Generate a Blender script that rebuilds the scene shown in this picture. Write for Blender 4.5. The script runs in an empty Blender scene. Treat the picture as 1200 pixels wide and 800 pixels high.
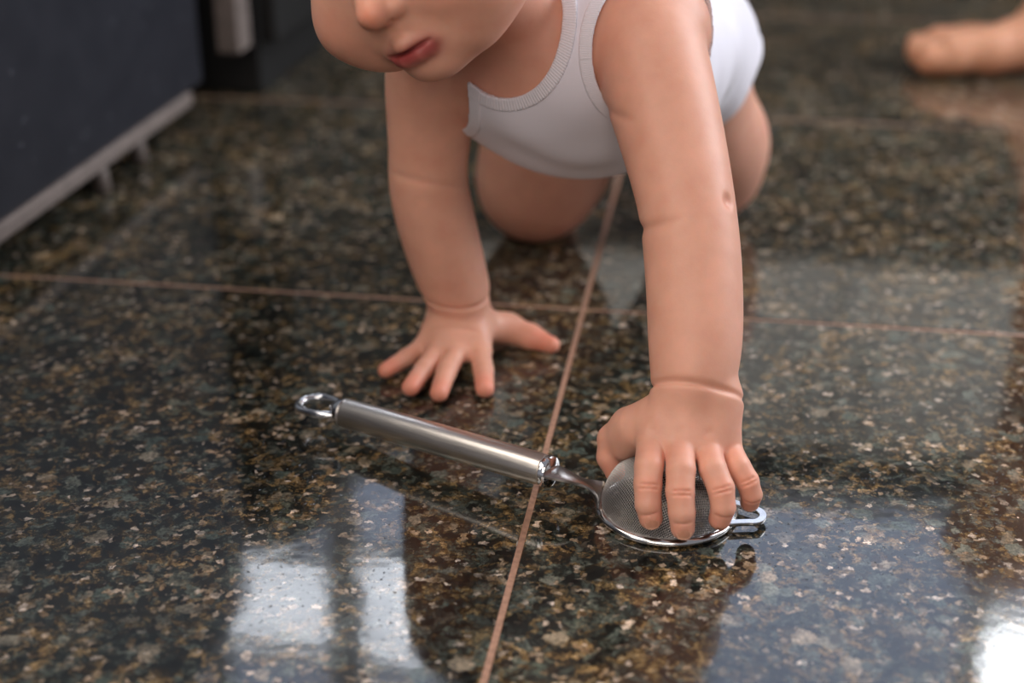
import bpy, bmesh, math, random
import numpy as np
from mathutils import Vector, Matrix, noise

random.seed(3)
RAD = math.radians
SC = bpy.context.scene
COL = SC.collection

# ------------------------------------------------------------------ camera
CAM_H, PITCH, FPX = 0.42, RAD(24.4), 1666.67
cam = bpy.data.cameras.new('camera'); cam_ob = bpy.data.objects.new('camera', cam); COL.objects.link(cam_ob)
cam.sensor_width = 36.0; cam.lens = 50.0; cam.clip_start = 0.02
cam_ob.location = (0, 0, CAM_H); cam_ob.rotation_euler = (RAD(90) - PITCH, 0, 0)
cam.dof.use_dof = True; cam.dof.focus_distance = 0.79; cam.dof.aperture_fstop = 3.4
SC.camera = cam_ob

# ------------------------------------------------------------------ world, lights, exposure
w = bpy.data.worlds.new('world'); SC.world = w; w.use_nodes = True
bg = w.node_tree.nodes['Background']; bg.inputs[0].default_value = (0.90, 0.90, 1.0, 1); bg.inputs[1].default_value = 0.19
SC.view_settings.view_transform = 'Standard'; SC.view_settings.look = 'None'
SC.view_settings.gamma = 1.0; SC.view_settings.use_curve_mapping = False
SC.view_settings.exposure = 0.42
SC.cycles.caustics_reflective = False

ROOM_YAW = RAD(8.6)
def rm(u, v, z=0.0):
    """room frame: u to the right, v away from the camera, along the tile joints"""
    c, s = math.cos(ROOM_YAW), math.sin(ROOM_YAW)
    return Vector((u * c + v * s, -u * s + v * c, z))

def area(name, loc, target, sx, sy, energy, color):
    l = bpy.data.lights.new(name, 'AREA'); l.shape = 'RECTANGLE'; l.size = sx; l.size_y = sy
    l.energy = energy; l.color = color
    o = bpy.data.objects.new(name, l); COL.objects.link(o); o.location = loc
    o.rotation_euler = (Vector(target) - Vector(loc)).to_track_quat('-Z', 'Y').to_euler()
    return o
# daylight through the tall window in the right wall, behind and beside the baby
area('window_daylight', (2.0, 1.45, 1.25), (0.1, 0.85, 0.1), 1.3, 1.4, 38, (0.93, 0.95, 1.0))
# added warm fill from the left, for the bright band on the handle
area('left_fill', (-1.55, 0.30, 1.75), (0.0, 0.80, 0.1), 1.9, 1.5, 30, (1.0, 0.90, 0.80))
# added warm fill behind the camera, for handle, face and arms
area('front_fill', (-0.35, -1.25, 1.25), (0.05, 0.8, 0.1), 1.5, 1.3, 15, (1.0, 0.87, 0.76))

area('back_wall_fill', (0.9, 1.9, 1.9), (0.35, 2.6, 0.6), 0.9, 0.6, 7, (0.95, 0.96, 1.0))  # added fill to brighten the pale cabinet and back wall, no window modelled

# ------------------------------------------------------------------ helpers
def tag(o, label=None, cat=None, group=None, kind=None):
    if label: o['label'] = label
    if cat: o['category'] = cat
    if group: o['group'] = group
    if kind: o['kind'] = kind
    return o
def empty(name, loc=(0, 0, 0)):
    o = bpy.data.objects.new(name, None); COL.objects.link(o); o.location = loc; o.empty_display_size = .02
    bpy.context.view_layer.update()
    return o
def link_mesh(name, me, m=None, parent=None, smooth=True):
    o = bpy.data.objects.new(name, me); COL.objects.link(o)
    if m: me.materials.append(m)
    if smooth:
        me.polygons.foreach_set('use_smooth', np.ones(len(me.polygons), dtype=bool))
    if parent:
        o.parent = parent; o.matrix_parent_inverse = parent.matrix_world.inverted()
    return o
def from_bm(name, bm, m=None, parent=None, smooth=True, angle=None):
    bmesh.ops.recalc_face_normals(bm, faces=bm.faces)
    me = bpy.data.meshes.new(name); bm.to_mesh(me); bm.free()
    o = link_mesh(name, me, m, parent, smooth)
    if angle:
        me.set_sharp_from_angle(angle=RAD(angle))
    return o
def add_box(bm, lo, hi, M=None, bevel=0.0):
    r = bmesh.ops.create_cube(bm, size=1.0)
    vs = r['verts']
    for v in vs:
        v.co = Vector([lo[i] + (v.co[i] + .5) * (hi[i] - lo[i]) for i in range(3)])
    if bevel:
        es = list({e for v in vs for e in v.link_edges})
        rr = bmesh.ops.bevel(bm, geom=es, offset=bevel, segments=2, affect='EDGES', profile=.6)
        vs = list({v for f in rr['faces'] for v in f.verts} | {v for v in vs if v.is_valid})
    if M:
        for v in vs: v.co = M @ v.co
    return vs
def add_sweep(bm, pts, rad, n=12, closed=False, up=Vector((0, 0, 1)), prof=None, caps=True):
    """sweep a profile (ellipse or list of (a,b)) along pts; rad: float, (a,b) or list of those"""
    pts = [Vector(p) for p in pts]; rings = []; N = len(pts)
    for i, p in enumerate(pts):
        t = (pts[(i + 1) % N] - pts[i - 1]) if closed else (pts[min(i + 1, N - 1)] - pts[max(i - 1, 0)])
        t.normalize()
        side = t.cross(up)
        if side.length < 1e-5: side = t.cross(Vector((1, 0, 0)))
        side.normalize(); nn = side.cross(t).normalized()
        r = rad[i] if isinstance(rad, list) else rad
        ra, rb = r if isinstance(r, tuple) else (r, r)
        ring = []
        pr = prof or [(math.cos(2 * math.pi * k / n), math.sin(2 * math.pi * k / n)) for k in range(n)]
        for a, b in pr: ring.append(bm.verts.new(p + side * (a * ra) + nn * (b * rb)))
        rings.append(ring)
    m = len(rings[0])
    for i in range(N if closed else N - 1):
        A, B = rings[i], rings[(i + 1) % N]
        for k in range(m): bm.faces.new((A[k], A[(k + 1) % m], B[(k + 1) % m], B[k]))
    if caps and not closed:
        bm.faces.new(rings[0][::-1]); bm.faces.new(rings[-1])
    return rings

# ------------------------------------------------------------------ materials
def mat(name, base=(.5, .5, .5), rough=.5, metal=0.0, spec=None):
    m = bpy.data.materials.new(name); m.use_nodes = True
    b = m.node_tree.nodes['Principled BSDF']
    b.inputs['Base Color'].default_value = (*base, 1); b.inputs['Roughness'].default_value = rough
    b.inputs['Metallic'].default_value = metal
    if spec is not None: b.inputs['Specular IOR Level'].default_value = spec
    return m, m.node_tree, b
def N(nt, kind, **kw):
    n = nt.nodes.new(kind)
    for k, v in kw.items(): setattr(n, k, v)
    return n
def ramp(nt, fac, stops, interp='LINEAR'):
    r = N(nt, 'ShaderNodeValToRGB'); r.color_ramp.interpolation = interp
    el = r.color_ramp.elements
    while len(el) < len(stops): el.new(.5)
    for e, (p, c) in zip(el, stops):
        e.position = p; e.color = (*c, 1) if len(c) == 3 else c
    nt.links.new(fac, r.inputs[0]); return r.outputs[0]
def mixc(nt, fac, a, b, mode='MIX'):
    m = N(nt, 'ShaderNodeMix', data_type='RGBA', blend_type=mode)
    for i, s in ((0, fac), (6, a), (7, b)):
        if hasattr(s, 'is_output'): nt.links.new(s, m.inputs[i])
        else: m.inputs[i].default_value = s if i == 0 else (*s, 1)
    return m.outputs[2]

def granite():
    m, nt, b = mat('polished_granite', rough=.07)
    geo = N(nt, 'ShaderNodeNewGeometry'); L = nt.links
    # warp the lookup so the crystals have ragged outlines
    nz = N(nt, 'ShaderNodeTexNoise'); nz.inputs['Scale'].default_value = 190; nz.inputs['Detail'].default_value = 6; nz.inputs['Roughness'].default_value = .7
    L.new(geo.outputs['Position'], nz.inputs['Vector'])
    sub = N(nt, 'ShaderNodeVectorMath', operation='SUBTRACT'); L.new(nz.outputs['Color'], sub.inputs[0]); sub.inputs[1].default_value = (.5, .5, .5)
    sc = N(nt, 'ShaderNodeVectorMath', operation='SCALE'); L.new(sub.outputs[0], sc.inputs[0]); sc.inputs['Scale'].default_value = .009
    ad = N(nt, 'ShaderNodeVectorMath', operation='ADD'); L.new(geo.outputs['Position'], ad.inputs[0]); L.new(sc.outputs[0], ad.inputs[1])
    def nse(scale, seed, det=4, dist=.6, rough=.6):
        mp = N(nt, 'ShaderNodeMapping'); mp.inputs['Location'].default_value = (seed, seed * 2.3, seed * .7)
        mp.inputs['Scale'].default_value = (.86, .86, .86); L.new(ad.outputs[0], mp.inputs[0])
        v = N(nt, 'ShaderNodeTexNoise'); v.inputs['Scale'].default_value = scale; v.inputs['Detail'].default_value = det
        v.inputs['Roughness'].default_value = rough; v.inputs['Distortion'].default_value = dist
        L.new(mp.outputs[0], v.inputs['Vector']); return v.outputs[0]
    def mask(o, lo, hi): return ramp(nt, o, [(lo, (0, 0, 0)), (hi, (1, 1, 1))])
    def cells(scale, seed):
        mp = N(nt, 'ShaderNodeMapping'); mp.inputs['Location'].default_value = (seed, seed * 2.3, seed * .7)
        mp.inputs['Scale'].default_value = (.86, .86, .86); L.new(ad.outputs[0], mp.inputs[0])
        v = N(nt, 'ShaderNodeTexVoronoi', feature='SMOOTH_F1'); v.inputs['Scale'].default_value = scale
        v.inputs['Smoothness'].default_value = .35
        L.new(mp.outputs[0], v.inputs['Vector'])
        s = N(nt, 'ShaderNodeSeparateColor'); L.new(v.outputs['Color'], s.inputs[0])
        return s.outputs
    base = ramp(nt, nse(110, 0.3, 7, 1.0, .68), [(.38, (.004, .004, .004)), (.46, (.010, .012, .010)), (.53, (.030, .036, .030)), (.60, (.074, .086, .072)), (.72, (.18, .19, .165))])
    brown = ramp(nt, nse(230, 3.1, 6, .8, .68), [(.36, (.012, .009, .005)), (.47, (.070, .044, .018)), (.57, (.22, .145, .062)), (.68, (.44, .32, .19))])
    c1 = mixc(nt, mask(nse(85, 5.2, 8, 1.0, .72), .505, .575), base, brown)
    big = cells(125, 1.1)
    gate = nse(40, 9.3, 3)
    c1 = mixc(nt, mixc(nt, 1.0, mask(big[0], .72, .86), mask(gate, .42, .56), 'MULTIPLY'), c1, ramp(nt, big[1], [(.2, (.065, .085, .072)), (.5, (.13, .145, .12)), (.8, (.27, .22, .16))]))
    c1 = mixc(nt, mixc(nt, 1.0, mask(big[2], .60, .80), (.75, .75, .75), 'MULTIPLY'), c1, (.006, .007, .007))
    sml = cells(330, 7.7)
    c2 = mixc(nt, mixc(nt, 1.0, mask(sml[1], .70, .86), mask(nse(55, 2.2, 3), .38, .54), 'MULTIPLY'), c1, ramp(nt, sml[0], [(.15, (.02, .012, .006)), (.40, (.12, .075, .035)), (.7, (.34, .25, .17)), (.95, (.60, .50, .42))]))
    dn = N(nt, 'ShaderNodeTexNoise'); dn.inputs['Scale'].default_value = 14; dn.inputs['Detail'].default_value = 3
    L.new(geo.outputs['Position'], dn.inputs['Vector'])
    drift = ramp(nt, dn.outputs[0], [(.30, (.50, .54, .56)), (.52, (1, 1, 1)), (.72, (1.45, 1.3, 1.1))])
    c3 = mixc(nt, 1.0, c2, drift, 'MULTIPLY')
    fn = N(nt, 'ShaderNodeTexNoise'); fn.inputs['Scale'].default_value = 420; fn.inputs['Detail'].default_value = 6; fn.inputs['Roughness'].default_value = .7
    L.new(geo.outputs['Position'], fn.inputs['Vector'])
    c4 = mixc(nt, 1.0, c3, ramp(nt, fn.outputs[0], [(.33, (.3, .3, .3)), (.5, (1, 1, 1)), (.67, (1.9, 1.8, 1.7))]), 'MULTIPLY')
    L.new(c4, b.inputs['Base Color'])
    # handling smears and tiny pits in the polish
    rn = N(nt, 'ShaderNodeTexNoise'); rn.inputs['Scale'].default_value = 9; rn.inputs['Detail'].default_value = 5
    L.new(geo.outputs['Position'], rn.inputs['Vector'])
    rr = ramp(nt, rn.outputs[0], [(.3, (.035,) * 3), (.7, (.095,) * 3)]); L.new(rr, b.inputs['Roughness'])
    pn = N(nt, 'ShaderNodeTexNoise'); pn.inputs['Scale'].default_value = 420; pn.inputs['Detail'].default_value = 2
    L.new(geo.outputs['Position'], pn.inputs['Vector'])
    pr = ramp(nt, pn.outputs[0], [(.22, (0, 0, 0)), (.34, (1, 1, 1))])
    bn = N(nt, 'ShaderNodeBump'); bn.inputs['Strength'].default_value = .35; bn.inputs['Distance'].default_value = .0002
    L.new(pr, bn.inputs['Height']); 
    wn = N(nt, 'ShaderNodeTexNoise'); wn.inputs['Scale'].default_value = 45; wn.inputs['Detail'].default_value = 2
    L.new(geo.outputs['Position'], wn.inputs['Vector'])
    b2 = N(nt, 'ShaderNodeBump'); b2.inputs['Strength'].default_value = .05; b2.inputs['Distance'].default_value = .002
    L.new(wn.outputs[0], b2.inputs['Height']); L.new(bn.outputs[0], b2.inputs['Normal'])
    L.new(b2.outputs[0], b.inputs['Normal'])
    b.inputs['Specular IOR Level'].default_value = .62
    return m
M_GRAN = granite()

def noisy(name, base, var, scale, rough, bump=0.0, metal=0.0, spec=None):
    m, nt, b = mat(name, base, rough, metal, spec)
    geo = N(nt, 'ShaderNodeNewGeometry')
    n = N(nt, 'ShaderNodeTexNoise'); n.inputs['Scale'].default_value = scale; n.inputs['Detail'].default_value = 4
    nt.links.new(geo.outputs['Position'], n.inputs['Vector'])
    lo = tuple(c * (1 - var) for c in base); hi = tuple(min(1, c * (1 + var)) for c in base)
    nt.links.new(ramp(nt, n.outputs[0], [(.3, lo), (.7, hi)]), b.inputs['Base Color'])
    if bump:
        bp = N(nt, 'ShaderNodeBump'); bp.inputs['Strength'].default_value = .5; bp.inputs['Distance'].default_value = bump
        nt.links.new(n.outputs[0], bp.inputs['Height']); nt.links.new(bp.outputs[0], b.inputs['Normal'])
    return m
M_GROUT = noisy('sandy_grout', (.38, .21, .14), .25, 300, .75, .0004)
M_WALL = noisy('painted_wall', (.55, .56, .60), .04, 8, .8)
M_DARKCAB = noisy('dark_cabinet_lacquer', (.012, .009, .008), .2, 10, .5)
M_PALECAB = noisy('pale_cabinet_front', (.80, .80, .76), .05, 5, .45)
M_CHROME, _, _b = mat('chrome', (.82, .83, .85), .09, 1.0)
M_DARKMETAL = noisy('worn_steel', (.42, .40, .39), .25, 160, .34, .0002, 1.0)
M_RIM = noisy('polished_steel_rim', (.72, .71, .70), .12, 120, .16, 0, 1.0)
M_WIRE, _, _b = mat('steel_wire', (.50, .47, .45), .32, 1.0)
def brushed():
    m, nt, b = mat('brushed_steel_handle', (.62, .59, .57), .34, 1.0)
    tc = N(nt, 'ShaderNodeTexCoord'); mp = N(nt, 'ShaderNodeMapping'); mp.inputs['Scale'].default_value = (60, 2600, 2600)
    nt.links.new(tc.outputs['Object'], mp.inputs[0])
    n = N(nt, 'ShaderNodeTexNoise'); n.inputs['Scale'].default_value = 1; n.inputs['Detail'].default_value = 3
    nt.links.new(mp.outputs[0], n.inputs['Vector'])
    nt.links.new(ramp(nt, n.outputs[0], [(.2, (.78, .73, .68)), (.8, (.95, .90, .84))]), b.inputs['Base Color'])
    nt.links.new(ramp(nt, n.outputs[0], [(.2, (.27,) * 3), (.8, (.38,) * 3)]), b.inputs['Roughness'])
    return m
M_BRUSH = brushed()
def emis(name, col, s):
    m = bpy.data.materials.new(name); m.use_nodes = True; nt = m.node_tree; nt.nodes.clear()
    e = N(nt, 'ShaderNodeEmission'); e.inputs[0].default_value = (*col, 1); e.inputs[1].default_value = s
    o = N(nt, 'ShaderNodeOutputMaterial'); nt.links.new(e.outputs[0], o.inputs[0]); return m
M_SKYPANE = emis('bright_daylight_pane', (.86, .91, 1.0), 6.0)
M_OPEN = emis('open_pane_daylight', (.93, .96, 1.0), 14)
M_FROST = emis('frosted_daylight_pane', (.66, .76, 1.0), 1.7)
M_FRAME = noisy('white_window_frame', (.6, .6, .6), .03, 20, .5)

# skin: base colour x painted-in natural redness attribute, soft subsurface
def skin_mat(name, base):
    m, nt, b = mat(name, base, .46)
    at = N(nt, 'ShaderNodeAttribute', attribute_name='tint')
    geo = N(nt, 'ShaderNodeNewGeometry')
    n = N(nt, 'ShaderNodeTexNoise'); n.inputs['Scale'].default_value = 60; n.inputs['Detail'].default_value = 4
    nt.links.new(geo.outputs['Position'], n.inputs['Vector'])
    c = mixc(nt, 1.0, base, at.outputs['Color'], 'MULTIPLY')
    c = mixc(nt, 1.0, c, ramp(nt, n.outputs[0], [(.3, (1.07, 1.04, 1.04)), (.5, (1.0, .98, .98)), (.7, (.96, .89, .88))]), 'MULTIPLY')
    nt.links.new(c, b.inputs['Base Color'])
    b.inputs['Subsurface Weight'].default_value = .35
    b.inputs['Subsurface Radius'].default_value = (1.0, .35, .18); b.inputs['Subsurface Scale'].default_value = .006
    b.inputs['Specular IOR Level'].default_value = .38
    f = N(nt, 'ShaderNodeTexVoronoi'); f.inputs['Scale'].default_value = 900
    nt.links.new(geo.outputs['Position'], f.inputs['Vector'])
    bp = N(nt, 'ShaderNodeBump'); bp.inputs['Strength'].default_value = .10; bp.inputs['Distance'].default_value = .0003
    nt.links.new(f.outputs['Distance'], bp.inputs['Height']); nt.links.new(bp.outputs[0], b.inputs['Normal'])
    return m
M_SKIN = skin_mat('baby_skin', (.74, .395, .285))
M_SKIN2 = skin_mat('adult_skin', (.66, .34, .21))
def cloth_mat(name, base, rib=0):
    m, nt, b = mat(name, base, .85, 0, .2)
    b.inputs['Sheen Weight'].default_value = .25
    geo = N(nt, 'ShaderNodeNewGeometry')
    n = N(nt, 'ShaderNodeTexNoise'); n.inputs['Scale'].default_value = 1500; n.inputs['Detail'].default_value = 2
    nt.links.new(geo.outputs['Position'], n.inputs['Vector'])
    bp = N(nt, 'ShaderNodeBump'); bp.inputs['Strength'].default_value = .35; bp.inputs['Distance'].default_value = .0004
    nt.links.new(n.outputs[0], bp.inputs['Height']); nt.links.new(bp.outputs[0], b.inputs['Normal'])
    if rib:
        at = N(nt, 'ShaderNodeAttribute', attribute_name='rib')
        s = N(nt, 'ShaderNodeMath', operation='SINE'); nt.links.new(at.outputs['Fac'], s.inputs[0])
        b3 = N(nt, 'ShaderNodeBump'); b3.inputs['Strength'].default_value = .5; b3.inputs['Distance'].default_value = .0003
        nt.links.new(s.outputs[0], b3.inputs['Height']); nt.links.new(bp.outputs[0], b3.inputs['Normal'])
        nt.links.new(b3.outputs[0], b.inputs['Normal'])
    return m
M_COTTON = cloth_mat('white_cotton_jersey', (.85, .83, .91))
M_RIB = cloth_mat('white_cotton_rib', (.88, .86, .93), 1)
M_HAIR = noisy('fine_brown_hair', (.09, .045, .02), .5, 400, .5, .001)

# ------------------------------------------------------------------ floor: granite tiles, recessed grout
TILE, JOINT = 0.555, 0.0034
U0, V0 = rm(0, 0).x, 0
ix = Vector((.054, .985)); c_, s_ = math.cos(ROOM_YAW), math.sin(ROOM_YAW)
iu, iv = ix.x * c_ - ix.y * s_, ix.x * s_ + ix.y * c_         # the joint crossing seen in the photo, in room frame
ROT = Matrix.Rotation(-ROOM_YAW, 4, 'Z')
bm = bmesh.new(); add_box(bm, (-2.2, -1.6, -.05), (2.2, 3.2, -.00045), ROT)
floor = tag(from_bm('floor', bm, M_GROUT, None, False), kind='structure')
bmt = bmesh.new(); add_box(bmt, (JOINT / 2, JOINT / 2, -.011), (TILE - JOINT / 2, TILE - JOINT / 2, 0), None, .0007)
bmesh.ops.recalc_face_normals(bmt, faces=bmt.faces)
tile_me = bpy.data.meshes.new('tile'); bmt.to_mesh(tile_me); bmt.free(); tile_me.materials.append(M_GRAN)
for i in range(-5, 5):
    for j in range(-4, 4):
        if iv + j * TILE > 2.7 or iv + j * TILE < -1.5: continue
        o = bpy.data.objects.new('tile', tile_me); COL.objects.link(o); o.parent = floor
        p = rm(iu + i * TILE, iv + j * TILE, random.uniform(-.0001, .0001)); o.location = p
        o.rotation_euler = (RAD(random.uniform(-.03, .03)), RAD(random.uniform(-.03, .03)), -ROOM_YAW)

# ------------------------------------------------------------------ room shell behind the baby
def wallbox(name, lo, hi, m):
    bm = bmesh.new(); add_box(bm, lo, hi, ROT); return tag(from_bm(name, bm, m, None, False), kind='structure')
BV = 2.95
WIN_LO, WIN_HI = (-1.06, 1.12), (-.62, 1.66)
def holed_wall(name, u0, u1, v, z1, holes, m):
    bm = bmesh.new()
    us = sorted({u0, u1, *[h[0] for h in holes], *[h[1] for h in holes]}); zs = sorted({0, z1, *[h[2] for h in holes], *[h[3] for h in holes]})
    for a, b2 in zip(us, us[1:]):
        for c, d in zip(zs, zs[1:]):
            if any(h[0] <= a and b2 <= h[1] and h[2] <= c and d <= h[3] for h in holes): continue
            add_box(bm, (a, v, c), (b2, v + .12, d), ROT)
    return tag(from_bm(name, bm, m, None, False), kind='structure')
HOLES = [(-2.0, -.60, 1.32, 2.12), (.02, 1.75, 1.32, 2.12)]
holed_wall('wall_back', -2.2, 2.2, BV, 2.5, HOLES, M_WALL)
# (u0, u1, z0, z1, clear?) of every pane; the others are frosted
PANES = [[(-1.97, -1.28, 1.35, 2.09, 0), (-1.22, -.935, 1.35, 1.57, 0), (-1.22, -.935, 1.61, 1.88, 1), (-1.22, -.935, 1.92, 2.09, 0),
          (-.845, -.63, 1.35, 1.54, 0), (-.845, -.63, 1.58, 1.90, 1), (-.845, -.63, 1.94, 2.09, 0)],
         [(.05, .66, 1.35, 2.09, 0), (.71, 1.72, 1.35, 1.57, 0), (.71, .92, 1.61, 2.09, 2), (.97, 1.72, 1.61, 2.09, 0)]]
for k, (a, b2, c, d) in enumerate(HOLES):
    bm = bmesh.new(); ps = PANES[k]
    us = sorted({a, b2, *[p[0] for p in ps], *[p[1] for p in ps]}); zs = sorted({c, d, *[p[2] for p in ps], *[p[3] for p in ps]})
    for x0, x1 in zip(us, us[1:]):
        for y0, y1 in zip(zs, zs[1:]):
            if any(p[0] <= x0 and x1 <= p[1] and p[2] <= y0 and y1 <= p[3] for p in ps): continue
            add_box(bm, (x0, BV + .03, y0), (x1, BV + .08, y1), ROT)
    wn = tag(from_bm('window_%d' % (k + 1), bm, M_FRAME, None, False), kind='structure')
    for p in ps:
        bm = bmesh.new(); add_box(bm, (p[0], BV + .05, p[2]), (p[1], BV + .056, p[3]), ROT)
        from_bm('pane', bm, (M_FROST, M_SKYPANE, M_OPEN)[p[4]], wn, False)
wallbox('wall_right', (2.2, -.4, 0), (2.32, 3.1, .45), M_WALL)
wallbox('wall_left', (-2.32, -.4, 0), (-2.2, 3.1, 2.5), M_WALL)

# base cabinets along the back wall: dark units, one pale unit, dark worktop
def cabinet(u0, u1, m, z0, z1, label):
    e = empty('base_cabinet', rm((u0 + u1) / 2, BV - .3, 0))
    tag(e, label, 'cabinet')
    bm = bmesh.new(); add_box(bm, (u0, BV - .57, z0), (u1, BV - .01, z1), ROT); from_bm('body', bm, m, e, False)
    n = 2; wv = (u1 - u0) / n
    for q in range(n):
        bm = bmesh.new(); add_box(bm, (u0 + q * wv + .004, BV - .592, z0 + .01), (u0 + (q + 1) * wv - .004, BV - .571, z1 - .01), ROT, .003)
        d = from_bm('door', bm, m, e, False)
        bm = bmesh.new(); uu = u0 + (q + 1) * wv - .05 if q == 0 else u0 + q * wv + .05
        add_sweep(bm, [rm(uu, BV - .592, z1 - .2), rm(uu, BV - .62, z1 - .19), rm(uu, BV - .62, z1 - .08), rm(uu, BV - .592, z1 - .07)], .005, 8)
        from_bm('handle', bm, M_DARKCAB, d)
cabinet(-2.0, -1.0, M_DARKCAB, 0.0, .86, 'dark lacquered cabinet with two doors in the left far corner of the room')
cabinet(.95, 1.95, M_DARKCAB, 0.0, .86, 'dark lacquered cabinet with two doors at the right end of the far wall')
cabinet(-.96, -.50, M_DARKCAB, 0.0, .86, 'narrow dark lacquered cabinet left of the pale doors at the far wall')
cabinet(-.46, .91, M_DARKCAB, 0.0, .46, 'low dark lacquered cabinet below the pale doors at the far wall')
cabinet(-.46, .91, M_PALECAB, .464, .86, 'pale double-doored cabinet in the middle of the far wall')
wallbox('trim_1', (-2.19, BV - .012, .905), (2.19, BV - .001, 1.26), M_DARKCAB)
bm = bmesh.new(); add_box(bm, (-2.05, BV - .63, .862), (2.0, BV - .01, .90), ROT, .004)
tag(from_bm('worktop', bm, M_DARKCAB, None, False), 'long dark worktop lying over the cabinets at the far wall', 'worktop')

# ------------------------------------------------------------------ dark appliance on the left
AY = RAD(9.0)
def ap(u, v, z):   # appliance frame: v runs along its front face, u outwards (to the right)
    return Vector((-.400 + u * math.cos(AY) + (v - 1.044) * math.sin(AY), 1.044 - u * math.sin(AY) + (v - 1.044) * math.cos(AY), z))
def ap_box(bm, lo, hi, bev=0):
    bm2 = bmesh.new(); add_box(bm2, lo, hi, None, bev)
    for v in bm2.verts: v.co = ap(*v.co)
    me = bpy.data.meshes.new('t'); bm2.to_mesh(me); bm2.free(); bm.from_mesh(me); bpy.data.meshes.remove(me)
def panel_mat():
    m, nt, b = mat('navy_enamel_panel', (.016, .018, .028), .38)
    geo = N(nt, 'ShaderNodeNewGeometry'); v = N(nt, 'ShaderNodeTexVoronoi'); v.inputs['Scale'].default_value = 75
    nt.links.new(geo.outputs['Position'], v.inputs['Vector'])
    dots = ramp(nt, v.outputs['Distance'], [(0, (1, 1, 1)), (.06, (1, 1, 1)), (.11, (0, 0, 0))])
    s = N(nt, 'ShaderNodeSeparateColor'); nt.links.new(v.outputs['Color'], s.inputs[0])
    sel = ramp(nt, s.outputs[0], [(0, (0, 0, 0)), (.60, (0, 0, 0)), (.62, (1, 1, 1))])
    msk = mixc(nt, 1.0, dots, sel, 'MULTIPLY')
    n = N(nt, 'ShaderNodeTexNoise'); n.inputs['Scale'].default_value = 30; nt.links.new(geo.outputs['Position'], n.inputs['Vector'])
    base = ramp(nt, n.outputs[0], [(.3, (.016, .018, .026)), (.7, (.022, .024, .033))])
    nt.links.new(mixc(nt, msk, base, (.16, .17, .20)), b.inputs['Base Color']); return m
M_PANEL = panel_mat()
M_TRIM = noisy('grey_plastic_trim', (.20, .165, .15), .15, 60, .5)
M_BLACK = noisy('black_plastic', (.006, .006, .006), .2, 30, .7)
app = tag(empty('kitchen_appliance', ap(-.3, 1.1, 0)), 'dark navy kitchen appliance with a pale bottom trim, standing on the left', 'appliance')
bm = bmesh.new(); ap_box(bm, (-.60, .35, .05), (-.03, 1.555, .62), .004); from_bm('body', bm, M_BLACK, app, False)
bm = bmesh.new(); ap_box(bm, (-.029, .36, .046), (0, 1.50, .61), .004); from_bm('door', bm, M_PANEL, app, False)
bm = bmesh.new(); ap_box(bm, (-.027, .36, .031), (.002, 1.462, .0455), .003)
from_bm('trim', bm, M_TRIM, app, False)
bm = bmesh.new(); ap_box(bm, (-.58, .45, .0), (-.10, 1.50, .049)); from_bm('plinth', bm, M_BLACK, app, False)
for vv in (1.27, 1.36):
    bm = bmesh.new(); add_sweep(bm, [ap(-.02, vv, .0), ap(-.02, vv, .0305)], [(.010, .010), (.007, .007)], 12, up=Vector((0, 1, 0)))
    from_bm('foot', bm, M_TRIM, app)
bm = bmesh.new(); ap_box(bm, (-.004, 1.558, .063), (.022, 1.60, .15), .003)
from_bm('corner_strip', bm, M_TRIM, app, False)['label'] = 'grey vertical corner strip'

side = tag(empty('side_cabinet', ap(-.3, 1.92, 0)), 'black cabinet standing behind the navy appliance on the left', 'cabinet')
bm = bmesh.new(); ap_box(bm, (-.60, 1.63, .0), (.02, 2.22, .62), .004); from_bm('body', bm, M_BLACK, side, False)
for a_, b_ in ((1.635, 1.922), (1.928, 2.215)):
    bm = bmesh.new(); ap_box(bm, (.021, a_, .06), (.04, b_, .61), .003); from_bm('door', bm, M_BLACK, side, False)

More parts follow.
